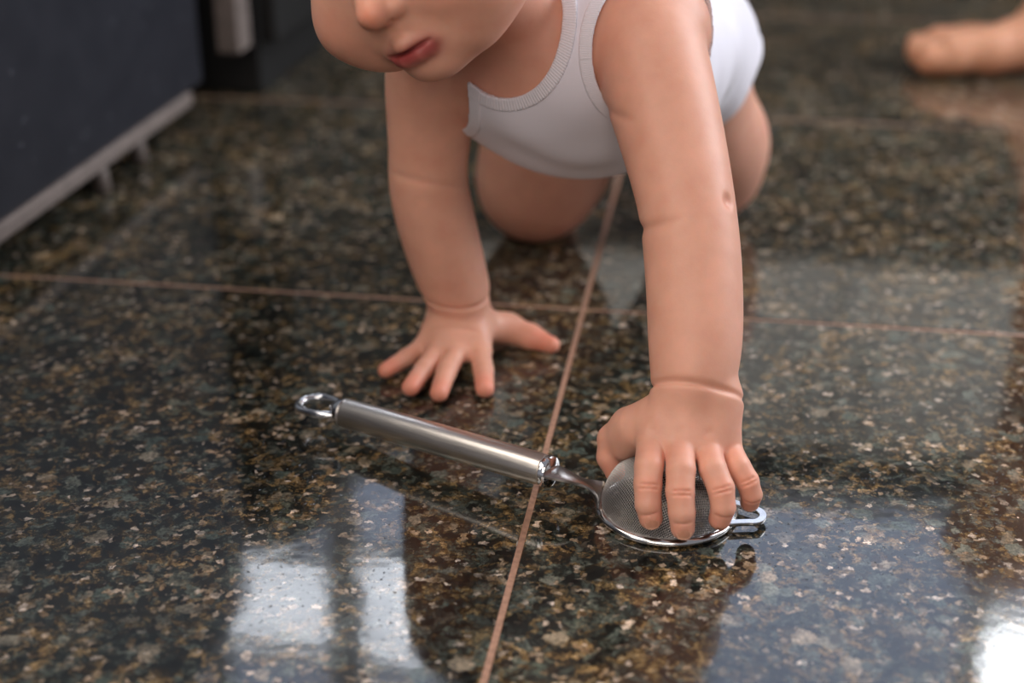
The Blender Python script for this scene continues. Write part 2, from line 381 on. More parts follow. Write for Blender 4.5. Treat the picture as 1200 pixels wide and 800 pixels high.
# ------------------------------------------------------------------ implicit-surface modeller (tiles, smooth unions, surface nets)
H = 0.00082
class Sdf:
    def __init__(s): s.ops = []
    def add(s, lo, hi, fn): s.ops.append((np.array(lo, float), np.array(hi, float), fn))
    def clone(s): n = Sdf(); n.ops = list(s.ops); return n
    def eval(s, X, Y, Z, lo, hi, D=None):
        if D is None: D = np.full(np.broadcast(X, Y, Z).shape, 1.0, np.float32)
        for a, b, fn in s.ops:
            if np.all(a < hi) and np.all(b > lo): D = fn(X, Y, Z, D)
        return D
    # --- primitives
    def cone(s, a, b, ra, rb, k=.004, flat=None):
        """round cone; flat=(dir, factor): squash along dir"""
        a = np.array(a, float); b = np.array(b, float)
        if flat is not None: fd = np.array(flat[0], float); fd /= np.linalg.norm(fd); ff = flat[1]
        m = max(ra, rb) + k + 4 * H
        ba = b - a; L2 = float(ba @ ba) + 1e-12
        def fn(X, Y, Z, D):
            px, py, pz = X - a[0], Y - a[1], Z - a[2]
            t = np.clip((px * ba[0] + py * ba[1] + pz * ba[2]) / L2, 0, 1)
            qx, qy, qz = px - ba[0] * t, py - ba[1] * t, pz - ba[2] * t
            if flat is not None:
                d = qx * fd[0] + qy * fd[1] + qz * fd[2]; g = d * (1 / ff - 1)
                qx, qy, qz = qx + fd[0] * g, qy + fd[1] * g, qz + fd[2] * g
            d = np.sqrt(qx * qx + qy * qy + qz * qz) - (ra + (rb - ra) * t)
            if flat is not None: d = d * (.5 + .5 * ff)
            return smin(D, d, k)
        s.add(np.minimum(a, b) - m, np.maximum(a, b) + m, fn)
    def ell(s, c, r, k=.006, R=None, sub=False, power=None):
        c = np.array(c, float); r = np.array(r, float); R = np.eye(3) if R is None else np.array(R)
        m = max(r) + k + 4 * H
        def fn(X, Y, Z, D):
            x, y, z = X - c[0], Y - c[1], Z - c[2]
            l = [R[0, i] * x + R[1, i] * y + R[2, i] * z for i in range(3)]
            k0 = np.sqrt(sum((l[i] / r[i]) ** 2 for i in range(3))) + 1e-9
            k1 = np.sqrt(sum((l[i] / r[i] ** 2) ** 2 for i in range(3))) + 1e-9
            d = k0 * (k0 - 1) / k1
            return -smin(-D, d, k) if sub else smin(D, d, k)
        s.add(c - m, c + m, fn)
    def dent(s, c, n, rad, amp, wid):
        """groove (amp>0) across the surface where the plane (c,n) cuts it, within rad of c"""
        c = np.array(c, float); n = np.array(n, float); n /= np.linalg.norm(n)
        def fn(X, Y, Z, D):
            x, y, z = X - c[0], Y - c[1], Z - c[2]
            d = x * n[0] + y * n[1] + z * n[2]
            r2 = x * x + y * y + z * z
            return D + (amp * np.exp(-(d / wid) ** 2) * np.clip(1.6 - 1.6 * r2 / rad ** 2, 0, 1)).astype(np.float32)
        s.add(c - rad, c + rad, fn)
    def dimple(s, c, rad, amp):
        c = np.array(c, float)
        def fn(X, Y, Z, D):
            r2 = (X - c[0]) ** 2 + (Y - c[1]) ** 2 + (Z - c[2]) ** 2
            return D + (amp * np.exp(-r2 / rad ** 2)).astype(np.float32)
        s.add(c - 3 * rad, c + 3 * rad, fn)
    def floor(s, z=0.0004, k=.004):
        def fn(X, Y, Z, D): return -smin(-D, (Z - z) + 0 * X + 0 * Y, k)
        s.add((-9, -9, -1), (9, 9, .02), fn)
def smin(a, b, k):
    h = np.maximum(k - np.abs(a - b), 0) / k
    return (np.minimum(a, b) - h * h * k * .25).astype(np.float32)

def surface(name, evalfn, lo, hi, h, T=28):
    """tile-wise surface nets; evalfn(X,Y,Z,lo,hi)->D or None when the tile is empty"""
    lo = np.array(lo, float); n = np.ceil((np.array(hi) - lo) / h).astype(int) + 1
    S = np.array([1, n[0] + 3, (n[0] + 3) * (n[1] + 3)], dtype=np.int64)
    ids, pos, quads = [], [], []
    E = [((0, 0, 0), (1, 0, 0)), ((0, 1, 0), (1, 1, 0)), ((0, 0, 1), (1, 0, 1)), ((0, 1, 1), (1, 1, 1)),
         ((0, 0, 0), (0, 1, 0)), ((1, 0, 0), (1, 1, 0)), ((0, 0, 1), (0, 1, 1)), ((1, 0, 1), (1, 1, 1)),
         ((0, 0, 0), (0, 0, 1)), ((1, 0, 0), (1, 0, 1)), ((0, 1, 0), (0, 1, 1)), ((1, 1, 0), (1, 1, 1))]
    for tx in range(0, n[0], T):
        for ty in range(0, n[1], T):
            for tz in range(0, n[2], T):
                # cells [t, t+T); one extra cell before for the faces -> vertices belong to the owning tile
                ax = [lo[i] + h * np.arange(t - 1, t + T + 1) for i, t in enumerate((tx, ty, tz))]
                tl = np.array([a[0] for a in ax]); th = np.array([a[-1] for a in ax])
                X, Y, Z = np.meshgrid(*[a.astype(np.float32) for a in ax], indexing='ij', sparse=True)
                D = evalfn(X, Y, Z, tl, th)
                if D is None: continue
                neg = D < 0
                if not neg.any() or neg.all(): continue
                m = T + 1
                cnt = np.zeros((m, m, m), np.int8)
                for a in (0, 1):
                    for b in (0, 1):
                        for c in (0, 1): cnt += neg[a:a + m, b:b + m, c:c + m]
                act = np.argwhere((cnt > 0) & (cnt < 8) )
                own = act[(act >= 1).all(1)]
                if len(own):
                    acc = np.zeros((len(own), 3)); ne = np.zeros(len(own))
                    for e0, e1 in E:
                        i0 = own + e0; i1 = own + e1
                        d0 = D[i0[:, 0], i0[:, 1], i0[:, 2]]; d1 = D[i1[:, 0], i1[:, 1], i1[:, 2]]
                        cr = (d0 < 0) != (d1 < 0)
                        t = np.where(cr, d0 / np.where(cr, d0 - d1, 1), 0)
                        acc += np.where(cr[:, None], np.array(e0) + (np.array(e1) - e0) * t[:, None], 0); ne += cr
                    base = np.array([tx - 1, ty - 1, tz - 1])
                    pos.append(lo + h * (own + base + acc / ne[:, None])); ids.append((own + base + 1) @ S)
                base = np.array([tx, ty, tz])
                for axn in range(3):                       # grid edges starting at points 1..T
                    sl0 = [slice(1, T + 1)] * 3; sl1 = list(sl0); sl1[axn] = slice(2, T + 2)
                    a = neg[tuple(sl0)]; b = neg[tuple(sl1)]
                    w_ = np.argwhere(a != b)
                    if not len(w_): continue
                    g = (w_ + base + 1) @ S; u, v = S[(axn + 1) % 3], S[(axn + 2) % 3]
                    q = np.stack([g, g - u, g - u - v, g - v], 1)
                    fl = a[w_[:, 0], w_[:, 1], w_[:, 2]]
                    q[~fl] = q[~fl][:, ::-1]; quads.append(q)
    ids = np.concatenate(ids); pos = np.concatenate(pos); quads = np.concatenate(quads)
    o = np.argsort(ids); sid = ids[o]
    k = np.searchsorted(sid, quads.ravel()); k = np.clip(k, 0, len(sid) - 1)
    ok = (sid[k] == quads.ravel()).reshape(-1, 4).all(1)
    F = o[k].reshape(-1, 4)[ok]
    me = bpy.data.meshes.new(name)
    me.vertices.add(len(pos)); me.vertices.foreach_set('co', pos.astype(np.float32).ravel())
    me.loops.add(F.size); me.loops.foreach_set('vertex_index', F.ravel().astype(np.int32))
    me.polygons.add(len(F)); me.polygons.foreach_set('loop_start', np.arange(0, F.size, 4, dtype=np.int32))
    me.update(calc_edges=True); me.validate()
    return me, pos
def set_tint(me, P, blobs, base=(1, 1, 1)):
    c = np.tile(np.array([*base, 1.0]), (len(P), 1))
    for (ctr, rad, col, amt) in blobs:
        rad = np.array(rad if hasattr(rad, '__len__') else (rad,) * 3)
        d2 = (((P - np.array(ctr)) / rad) ** 2).sum(1)
        wgt = amt * np.exp(-d2)
        c[:, :3] = c[:, :3] * (1 - wgt[:, None]) + np.array(col) * wgt[:, None]
    a = me.color_attributes.new('tint', 'FLOAT_COLOR', 'POINT'); a.data.foreach_set('color', c.astype(np.float32).ravel())

# ------------------------------------------------------------------ sieve: position shared with the baby's fingers
RC = np.array([.0872, .6940, .0])           # dome centre on the floor
DR, DH = .0365, .034

# ================================================================== the crawling baby
B = Sdf()
def chain(S, pts, k=.004, flat=None, sub=0):
    if sub:                                             # Catmull-Rom through the given stations
        A = np.array([[*p, r] for p, r in pts]); A = np.vstack([2 * A[0] - A[1], A, 2 * A[-1] - A[-2]]); out = []
        for i in range(1, len(A) - 2):
            for t in np.arange(sub) / sub:
                a, b, c, d = A[i - 1:i + 3]
                out.append(.5 * (2 * b + (c - a) * t + (2 * a - 5 * b + 4 * c - d) * t * t + (3 * b - a - 3 * c + d) * t ** 3))
        out.append(A[-2]); pts = [(q[:3], q[3]) for q in out]
    for (p, r), (q, s_) in zip(pts, pts[1:]): S.cone(p, q, r, s_, k, flat)
# --- torso (kept apart as T so that the bodysuit can follow it)
T_ = Sdf()
ua = np.array([.34, .93, -.10]); ua /= np.linalg.norm(ua)         # spine direction, shoulders -> hips
la = np.array([.93, -.34, .14]); la -= ua * (la @ ua); la /= np.linalg.norm(la)
na = np.cross(la, ua); na /= np.linalg.norm(na)
if na[2] < 0: na = -na
TR = np.stack([la, ua, na], 1)
sh = np.array([.022, .865, .222])
T_.ell(sh + ua * .045 - na * .012, (.080, .085, .060), .02, TR)     # chest
T_.ell(sh + ua * .155 - na * .022, (.080, .105, .060), .04, TR)     # belly
T_.ell(sh + ua * .265 - na * .020, (.068, .080, .070), .04, TR)     # nappy and hips
T_.cone(sh + la * .065 + ua * .0 + na * .008, sh - la * .065 + na * .004, .036, .036, .03)   # shoulder girdle
SHL, SHR = (.0775, .835, .238), (-.046, .878, .212)
B.ops = list(T_.ops)
# --- neck
HC = np.array([-.048, .800, .296])
def head_R(yaw, pitch, roll):
    cy, sy = math.cos(yaw), math.sin(yaw); cp, sp = math.cos(pitch), math.sin(pitch); cr, sr = math.cos(roll), math.sin(roll)
    F = np.array([-sy * cp, -cy * cp, -sp]); Lf = np.array([cy, -sy, 0]); Up = np.cross(F, Lf)
    if Up[2] < 0: Up = -Up
    return np.stack([Lf * cr + Up * sr, F, Up * cr - Lf * sr], 1)
HR = head_R(RAD(26), RAD(9), RAD(27))
def hd(x, y, z): return HC + HR @ np.array([x, y, z])
B.cone(sh + na * .004 - la * .004, hd(-.004, -.036, -.030), .030, .031, .010)
# --- head
B.ell(hd(0, -.014, .034), (.064, .076, .066), .01, HR)             # cranium
B.ell(hd(0, .014, -.004), (.056, .054, .050), .02, HR)             # face mass
for sx in (-1, 1):
    B.ell(hd(sx * .036, .031, -.017 if sx < 0 else -.020), (.029, .028, .027), .014, HR)  # full cheeks
    B.ell(hd(sx * .024, .052, .012), (.014, .008, .009), .006, HR, sub=True)   # eye sockets
    B.ell(hd(sx * .024, .046, .011), (.0125, .0105, .0115), .002, HR)  # lids over eyeballs
    B.dent(hd(sx * .024, .058, .007), hd(0, 0, 1) - HC, .012, .0014, .0012)
    B.ell(hd(sx * .067, -.012, .004), (.006, .013, .019), .004, HR)  # ear
    B.ell(hd(sx * .071, -.008, .004), (.003, .006, .010), .003, HR, sub=True)
B.ell(hd(0, .036, -.052), (.020, .020, .014), .014, HR)            # chin
for sx in (-1, 1): B.ell(hd(sx * (.037 if sx > 0 else .032), .020, -.032), (.022, .026, .021), .012, HR)   # jaw
B.ell(hd(.024, .030, -.043), (.018, .020, .017), .012, HR)
B.ell(hd(0, .046, -.036), (.020, .015, .014), .010, HR)            # muzzle
B.cone(hd(0, .052, .010), hd(0, .066, -.010), .006, .0075, .008)   # nose bridge
B.ell(hd(0, .0695, -.0155), (.0095, .0095, .0085), .005, HR)       # nose tip
for sx in (-1, 1):
    B.ell(hd(sx * .009, .063, -.0175), (.0062, .0070, .0058), .003, HR)   # nostril wings
    B.ell(hd(sx * .0048, .0685, -.0245), (.0022, .0030, .0030), .001, HR, sub=True)
for sx in (-1, 1):                                                # upper lip with a cupid's bow
    B.cone(hd(sx * .0145, .0535, -.0405), hd(sx * .0020, .0620, -.0372), .0018, .0034, .005)
B.cone(hd(-.0095, .0560, -.0450), hd(.0095, .0560, -.0450), .0036, .0036, .004)   # lower lip
B.cone(hd(-.0045, .0590, -.0455), hd(.0045, .0590, -.0452), .0041, .0041, .003)
B.dent(hd(0, .064, -.0417), hd(0, .15, 1) - HC, .018, .0020, .0012)            # mouth line
B.dimple(hd(0, .063, -.0290), .0028, .0005)                       # philtrum
# --- baby's left arm (right in the picture), straight down on to the sieve
WL = np.array([.1003, .7047, .0650])
EL = np.array([.0990, .7630, .1560])
chain(B, [(SHL, .0320), ((.0835, .8150, .2180), .0310), ((.0920, .7900, .1880), .0285), (EL, .0260),
          ((.1018, .7420, .1250), .0256), ((.1020, .7220, .0950), .0246), ((.1003, .7075, .0725), .0212)], .004, sub=5)
# --- left hand: back of the hand arched over the dome, fingers curling down its front
mcL = dict(i=(.0765, .6870, .0465), m=(.0915, .6820, .0480), r=(.1065, .6830, .0465), p=(.1195, .6900, .0420))
for k_, rr in (('i', .0088), ('m', .0088), ('r', .0084), ('p', .0078)):
    B.cone((WL[0] + (.012 if k_ in 'rp' else -.010 if k_ == 'i' else 0), WL[1] - .002, WL[2] - .001), mcL[k_], .0140, rr, .008)
FL = dict(
    i=[((.0765, .6870, .0465), .0086), ((.0735, .6690, .0405), .0078), ((.0725, .6610, .0320), .0071), ((.0725, .6555, .0215), .0066), ((.0745, .6545, .0120), .0060)],
    m=[((.0915, .6820, .0480), .0086), ((.0905, .6640, .0410), .0078), ((.0895, .6550, .0310), .0072), ((.0905, .6490, .0195), .0067), ((.0915, .6480, .0090), .0061)],
    r=[((.1065, .6830, .0465), .0082), ((.1085, .6670, .0400), .0074), ((.1130, .6590, .0310), .0068), ((.1145, .6545, .0200), .0062), ((.1130, .6555, .0110), .0057)],
    p=[((.1195, .6900, .0420), .0076), ((.1240, .6760, .0370), .0066), ((.1295, .6715, .0290), .0060), ((.1325, .6700, .0200), .0055), ((.1325, .6730, .0125), .0050)])
for k_, pts in FL.items():
    o_ = np.array(pts[0][0])
    FL[k_] = pts = [(tuple(o_ + (np.array(p) - o_) * .86), r * (.95, 1.02, 1.08, 1.08, 1.08)[i_]) for i_, (p, r) in enumerate(pts)]
    chain(B, pts, .0009)
thL = [((.0800, .7080, .0530), .0120), ((.0660, .7150, .0440), .0092), ((.0575, .7180, .0330), .0080), ((.0560, .7150, .0230), .0068), ((.0590, .7120, .0150), .0060)]
chain(B, thL, .004)
chain(B, [((.0760, .7020, .0500), .0120), ((.0690, .7060, .0460), .0100), ((.0630, .7100, .0400), .0080)], .006)
B.cone((.0720, .7010, .0440), (.0640, .7080, .0320), .0080, .0065, .006)   # web of the thumb
# --- baby's right arm (left in the picture), propped on the flat hand
WR = np.array([-.0360, .9020, .0400]); ER = np.array([-.0545, .8900, .1280])
chain(B, [(SHR, .0320), ((-.0510, .8820, .1850), .0272), ((-.0535, .8860, .1560), .0246), (ER, .0242),
          ((-.0500, .8940, .1000), .0245), ((-.0428, .8985, .0680), .0232), ((-.0365, .9020, .0450), .0205)], .004, sub=5)
mcR = dict(p=(-.0600, .8900, .0130), r=(-.0500, .8780, .0145), m=(-.0380, .8740, .0155), i=(-.0220, .8780, .0150))
for k_, rr in (('p', .0080), ('r', .0085), ('m', .0088), ('i', .0088)):
    B.cone((WR[0] + dict(p=-.008, r=-.004, m=0, i=.007)[k_], WR[1] + .002, .0250), mcR[k_], .0160, rr, .010)
FR = dict(
    p=[((-.0600, .8900, .0130), .0070), ((-.0720, .8780, .0095), .0062), ((-.0850, .8640, .0068), .0054)],
    r=[((-.0500, .8780, .0145), .0074), ((-.0590, .8560, .0110), .0066), ((-.0665, .8370, .0072), .0060)],
    m=[((-.0380, .8740, .0155), .0074), ((-.0435, .8520, .0115), .0068), ((-.0475, .8290, .0072), .0061)],
    i=[((-.0220, .8780, .0150), .0076), ((-.0190, .8560, .0110), .0068), ((-.0178, .8350, .0074), .0062)])
for k_, pts in FR.items(): chain(B, pts, .0018)
chain(B, [((-.0250, .9080, .0200), .0140), ((-.0030, .9180, .0140), .0100), ((.0130, .9120, .0100), .0080), ((.0275, .9030, .0078), .0060)], .006)
# --- legs: thighs down to knees on the floor, shins back
THIGH_OPS = []
def leg(hip, knee, ankle, toe, rm_=.048, rk=.043):
    hip, knee, ankle, toe = map(np.array, (hip, knee, ankle, toe)); n0 = len(B.ops)
    chain(B, [(hip, .046), ((hip + knee) / 2 + (0, -.004, 0), rm_), (knee * .75 + hip * .25 + (.004, 0, 0), (rm_ + rk) / 2), (knee, rk)], .035)
    THIGH_OPS.extend(B.ops[n0:n0 + 2])
    chain(B, [(knee, rk - .006), ((knee * .6 + ankle * .4) + (-.004, 0, .002), .033), (ankle, .021)], .014)
    B.cone(ankle, toe, .019, .016, .01)
    d = (toe - ankle) / np.linalg.norm(toe - ankle)
    for q in range(5):
        o = np.array([(q - 2) * .008, 0, 0]); B.cone(toe + o * .8, toe + o + d * .014, .007, .0055 if q else .007, .003)
leg((.044, 1.125, .145), (.019, 1.140, .0460), (.040, 1.262, .024), (.046, 1.315, .020), .043, .0455)
leg((.136, 1.115, .150), (.174, 1.195, .0425), (.168, 1.320, .024), (.166, 1.375, .020), .041, .0415)
# --- creases of the chubby limbs
ax = lambda a, b: np.array(b, float) - np.array(a, float)
B.dent((.1000, .7055, .0690), (.16, .62, .75), .034, .0020, .0019)      # left wrist
B.dent((.0850, .7560, .1500), (-.30, .35, 1.0), .028, .0015, .0032)     # inside of left elbow
B.dimple((.1200, .7480, .1660), .0034, .0034)                         # elbow dimple
B.dent((.0700, .8000, .2000), (.2, .1, 1.0), .026, .0012, .0035)       # armpit fold
B.dent((-.0365, .9010, .0480), (.08, -.15, 1), .034, .0018, .0018)     # right wrist
B.dent((-.0500, .8720, .1360), (.25, .2, 1), .034, .0006, .0030)       # right elbow
B.dent((-.0400, .8830, .0260), (.1, 1, .6), .020, .0008, .0016)
for k_, pts in FL.items():                                            # knuckle creases
    p, q = np.array(pts[2][0]), np.array(pts[1][0]); n_ = np.array(pts[3][0]) - q
    for off in (-.0011, .0011): B.dent(p + n_ / np.linalg.norm(n_) * off + np.array((0, -.007, .003)), n_, .0065, .0010, .00065)
    p = np.array(pts[4][0]); n_ = np.array(pts[4][0]) - np.array(pts[3][0])
    B.dent(np.array(pts[3][0]) + n_ * .35 + np.array((0, -.006, 0)), n_, .0055, .0007, .0007)
for k_, pts in mcL.items(): B.dimple(np.array(pts) + (0, -.001, .0095), .0030, .0010)
B.floor(.0003, .003)

def eval_body(X, Y, Z, lo, hi):
    D = B.eval(X, Y, Z, lo, hi)
    return D if D.shape else None
import time as _t; t0 = _t.time()
me, P = surface('body', eval_body, (-.16, .60, -.006), (.30, 1.44, .42), H)
print('body', len(P), round(_t.time() - t0, 1))
red, pink = (1.06, .62, .56), (1.02, .80, .76)
blobs = [(hd(sx * .036, .056, -.020), (.017,) * 3, pink, .45) for sx in (-1, 1)]
blobs += [(hd(0, .078, -.016), .009, (1.1, .72, .60), .55), (hd(0, .060, -.030), .008, (1.08, 1.0, .95), .4)]
blobs += [(hd(x, .0625 - abs(x) * .45, -.0438), .0060, (.42, .11, .17), .88) for x in (-.013, -.009, -.0045, 0, .0045, .009, .013)]
for pts in FL.values():
    blobs += [(pts[4][0], .008, red, .5), (np.array(pts[2][0]) + (0, -.006, .003), .006, pink, .7), (np.array(pts[1][0]) + (0, .003, .006), .006, pink, .4)]
for pts in FR.values(): blobs += [(pts[2][0], .010, red, .75), (pts[0][0], .006, pink, .3)]
blobs += [((.0240, .9050, .009), (.013,) * 3, red, .8), ((.006, .914, .010), .010, pink, .5), (thL[3][0], .012, pink, .6), (thL[4][0], .008, red, .6)]
blobs += [((.03, 1.12, .03), .035, (1.0, .72, .64), .6), ((.185, 1.18, .03), .035, (1.0, .78, .70), .5), ((.1200, .745, .166), .005, (.9, .6, .5), .5)]
for sx in (-1, 1):
    for q in (-.008, -.003, .003, .008): blobs.append((hd(sx * .025 + q, .055, .0255 - abs(q) * .15), (.0045, .006, .003), (.70, .55, .48), .5))
set_tint(me, P, blobs)
baby = tag(empty('person', (.08, .95, 0)), 'baby in a white sleeveless bodysuit crawling on the floor, one hand on a sieve', 'person')
link_mesh('body', me, M_SKIN, baby)

# --- fingernails
def nail(p, tipdir, out, w):
    p = Vector(p); t = Vector(tipdir).normalized(); o_ = Vector(out); o_ = (o_ - t * o_.dot(t)).normalized(); s2 = t.cross(o_)
    bm = bmesh.new(); G = []
    for i in range(6):
        row = []
        for j in range(7):
            a = (j / 6 - .5) * 2; b_ = i / 5
            ww = w * (1 - .25 * (abs(b_ - .5) * 2) ** 3)
            row.append(bm.verts.new(p + s2 * (a * ww) + t * ((b_ - .5) * w * 2.0) + o_ * (-.42 * w * a * a - .10 * w * (b_ * 2 - 1) ** 2)))
        G.append(row)
    for i in range(5):
        for j in range(6): bm.faces.new((G[i][j], G[i][j + 1], G[i + 1][j + 1], G[i + 1][j]))
    r = bmesh.ops.solidify(bm, geom=bm.faces[:], thickness=.0004)
    return bm
M_NAIL, _, _b = mat('baby_nail', (.86, .49, .33), .55)
for k_, pts in FL.items():
    p, q = np.array(pts[4][0]), np.array(pts[3][0]); d = p - q
    out = np.array((0, -1.0, .15)); out /= np.linalg.norm(out)
    from_bm('fingernail', nail(p + d / np.linalg.norm(d) * .0005 + out * (pts[4][1] + .00025), d, out, pts[4][1] * .62), M_NAIL, baby)

# --- white sleeveless bodysuit
def box_eval(cl, ops_extra=None):
    pass
NK = np.array(sh) - ua * .060 + na * .028 - la * .012            # middle of the neck opening
NKR = (.040, .056, .052)
AL_, AR_ = np.array(SHL) + (.016, -.016, -.004), np.array(SHR) + (-.014, -.010, 0)
ARAD = .049
LEGC = [(np.array((.024, 1.125, .085)), .074), (np.array((.196, 1.140, .094)), .083)]
def ell_d(X, Y, Z, c, r, R):
    x, y, z = X - c[0], Y - c[1], Z - c[2]
    l = [R[0, i] * x + R[1, i] * y + R[2, i] * z for i in range(3)]
    k0 = np.sqrt(sum((l[i] / r[i]) ** 2 for i in range(3))) + 1e-9
    k1 = np.sqrt(sum((l[i] / r[i] ** 2) ** 2 for i in range(3))) + 1e-9
    return k0 * (k0 - 1) / k1
CL = T_.clone()
CL.ell(sh + ua * .10 - na * .046, (.056, .080, .036), .04, TR)        # jersey hanging under the chest
CL.ops += THIGH_OPS   # seat of the bodysuit over both hips
def cuts(X, Y, Z):
    a = ell_d(X, Y, Z, NK, NKR, TR)
    b1 = np.sqrt((X - AL_[0]) ** 2 + (Y - AL_[1]) ** 2 + (Z - AL_[2]) ** 2) - ARAD
    b2 = np.sqrt((X - AR_[0]) ** 2 + (Y - AR_[1]) ** 2 + (Z - AR_[2]) ** 2) - ARAD
    ls = [np.sqrt((X - c[0]) ** 2 + (Y - c[1]) ** 2 + (Z - c[2]) ** 2) - r for c, r in LEGC]
    return a, b1, b2, ls
def wrinkle(X, Y, Z):
    l = X * la[0] + Y * la[1] + Z * la[2]; u = X * ua[0] + Y * ua[1] + Z * ua[2]
    return .0017 * np.sin(l * 95 + 2.5 * np.sin(u * 32)) * np.exp(-((u - 1.02) / .10) ** 2) + .0009 * np.sin(u * 120 + 3 * np.sin(l * 40)) - .0008
def eval_cloth(X, Y, Z, lo, hi):
    D = CL.eval(X, Y, Z, lo, hi)
    if D.min() > .02: return None
    D = D + wrinkle(X, Y, Z)
    a, b1, b2, ls = cuts(X, Y, Z)
    c = np.minimum(np.minimum(a, b1), b2)
    for l in ls: c = np.minimum(c, l)
    return np.maximum(np.maximum(D - .0024, -(D + .0010)), -c).astype(np.float32)
me, P = surface('bodysuit', eval_cloth, (-.12, .76, .03), (.30, 1.30, .34), .0012)
suit = link_mesh('bodysuit', me, M_COTTON, baby); suit['label'] = 'white sleeveless cotton bodysuit'
def band(name, which, width, lo, hi, cen, axis_u, axis_v, freq):
    def ev(X, Y, Z, l, h_):
        D = CL.eval(X, Y, Z, l, h_)
        if D.min() > .02: return None
        D = D + wrinkle(X, Y, Z)
        a, b1, b2, ls = cuts(X, Y, Z); al = [a, b1, b2, *ls]
        c = al[which]
        oth = np.minimum.reduce([al[i] for i in range(len(al)) if i != which])
        bd = np.abs(c - width / 2 + .0006) - width / 2
        sh_ = np.abs(D - .0024) - .0012
        return np.maximum(np.maximum(sh_, bd), -oth - .001).astype(np.float32)
    me, P = surface(name, ev, lo, hi, .0009)
    d = P - cen; ang = np.arctan2(d @ axis_v, d @ axis_u) * freq
    a = me.attributes.new('rib', 'FLOAT', 'POINT'); a.data.foreach_set('value', ang.astype(np.float32))
    return link_mesh(name, me, M_RIB, suit)
band('neckband', 0, .0085, (-.09, .74, .12), (.14, .98, .34), NK, la, na, 190)
band('armband', 1, .0075, (.0, .72, .15), (.17, .95, .34), AL_, ua, na, 170)
band('armband', 2, .0075, (-.13, .78, .13), (.03, .98, .31), AR_, ua, na, 170)
for q in (0, 1):
    c, r = LEGC[q]; band('leg_trim', 3 + q, .0075, c - r - .02, c + r + .02, c, ua, na, 150)

M_EYE, _, _b = mat('eye_white', (.75, .73, .72), .15); M_IRIS, _, _b = mat('dark_iris', (.02, .012, .008), .1)
for sx in (-1, 1):
    def eyeball(r, off):
        bm = bmesh.new(); bmesh.ops.create_uvsphere(bm, u_segments=20, v_segments=14, radius=1.0)
        for v in bm.verts: v.co = Vector(hd(sx * .024 + v.co.x * r[0] + off[0], .0485 + v.co.y * r[1] + off[1], .0085 + v.co.z * r[2] + off[2]))
        return bm
    ey = from_bm('eye', eyeball((.0098, .0100, .0048), (0, 0, 0)), M_EYE, baby)
    from_bm('iris', eyeball((.0046, .0022, .0040), (0, .0085, -.0006)), M_IRIS, ey)
# --- hair (above the frame, seen only from other positions)
def eval_hair(X, Y, Z, lo, hi):
    D = ell_d(X, Y, Z, hd(0, -.015, .035), (.0665, .0785, .0685), HR)
    if D.min() > .02: return None
    x, y, z = X - HC[0], Y - HC[1], Z - HC[2]
    ly = HR[0, 1] * x + HR[1, 1] * y + HR[2, 1] * z; lz = HR[0, 2] * x + HR[1, 2] * y + HR[2, 2] * z; lx = HR[0, 0] * x + HR[1, 0] * y + HR[2, 0] * z
    D = D + .0008 * np.sin(lx * 600 + 4 * np.sin(ly * 90)) + .0006 * np.sin(lx * 1300 + ly * 200)
    cut = ly - .004 - lz * .62
    return np.maximum(D, cut + .0006 * np.sin(lx * 900)).astype(np.float32)
me, P = surface('hair', eval_hair, HC - .11, HC + .13, .0014)
link_mesh('hair', me, M_HAIR, baby)
print('baby done', round(_t.time() - t0, 1))

# ================================================================== tea sieve
ax_s = Vector((math.cos(RAD(-15)), math.sin(RAD(-15)), 0))      # handle -> sieve direction on the floor
sd = Vector((-ax_s.y, ax_s.x, 0))
sieve = tag(empty('sieve', (RC[0], RC[1], 0)), 'small stainless steel sieve lying mesh dome up under the baby\'s hand', 'sieve')
C0 = Vector((RC[0], RC[1], 0))
# wire mesh: two crossing families of woven wires pressed into a dome
bm = bmesh.new(); pitch = .00145; RHO = DR * math.pi / 2; nW = int(RHO / pitch)
for fam in (0, 1):
    for i in range(-nW, nW + 1):
        m_ = int(math.sqrt(max(RHO * RHO - (i * pitch) ** 2, 0)) / pitch)
        if m_ < 2: continue
        pts = []
        for j in range(-m_, m_ + 1):
            u, v = (i * pitch, j * pitch) if not fam else (j * pitch, i * pitch)
            rho = math.hypot(u, v) + 1e-9; th = rho / DR; phi = math.atan2(v, u) + .6
            nr = Vector((math.cos(phi) * math.sin(th), math.sin(phi) * math.sin(th), math.cos(th)))
            q = Vector((nr.x * DR, nr.y * DR, .003 + nr.z * DH)) + nr * (.0002 if (i + j + fam) % 2 else -.0002)
            pts.append(C0 + ax_s * q.x + sd * q.y + Vector((0, 0, q.z)))
        add_sweep(bm, pts, .00022, 4, caps=False)
tag(from_bm('wire_mesh', bm, M_WIRE, sieve), kind='stuff')
def lathe(bm, prof, n=96, c=C0):
    rings = []
    for k in range(n):
        a = 2 * math.pi * k / n; d = ax_s * math.cos(a) + sd * math.sin(a)
        rings.append([bm.verts.new(c + d * r + Vector((0, 0, z))) for r, z in prof])
    m_ = len(prof)
    for k in range(n):
        A, Bq = rings[k], rings[(k + 1) % n]
        for j in range(m_): bm.faces.new((A[j], A[(j + 1) % m_], Bq[(j + 1) % m_], Bq[j]))
bm = bmesh.new()
lathe(bm, [(.0350, .0012), (.0355, .0006), (.0385, .0004), (.0400, .0012), (.0404, .0026), (.0398, .0038), (.0382, .0046), (.0366, .0050), (.0356, .0046), (.0352, .0030)])
from_bm('rim', bm, M_RIM, sieve, angle=60)
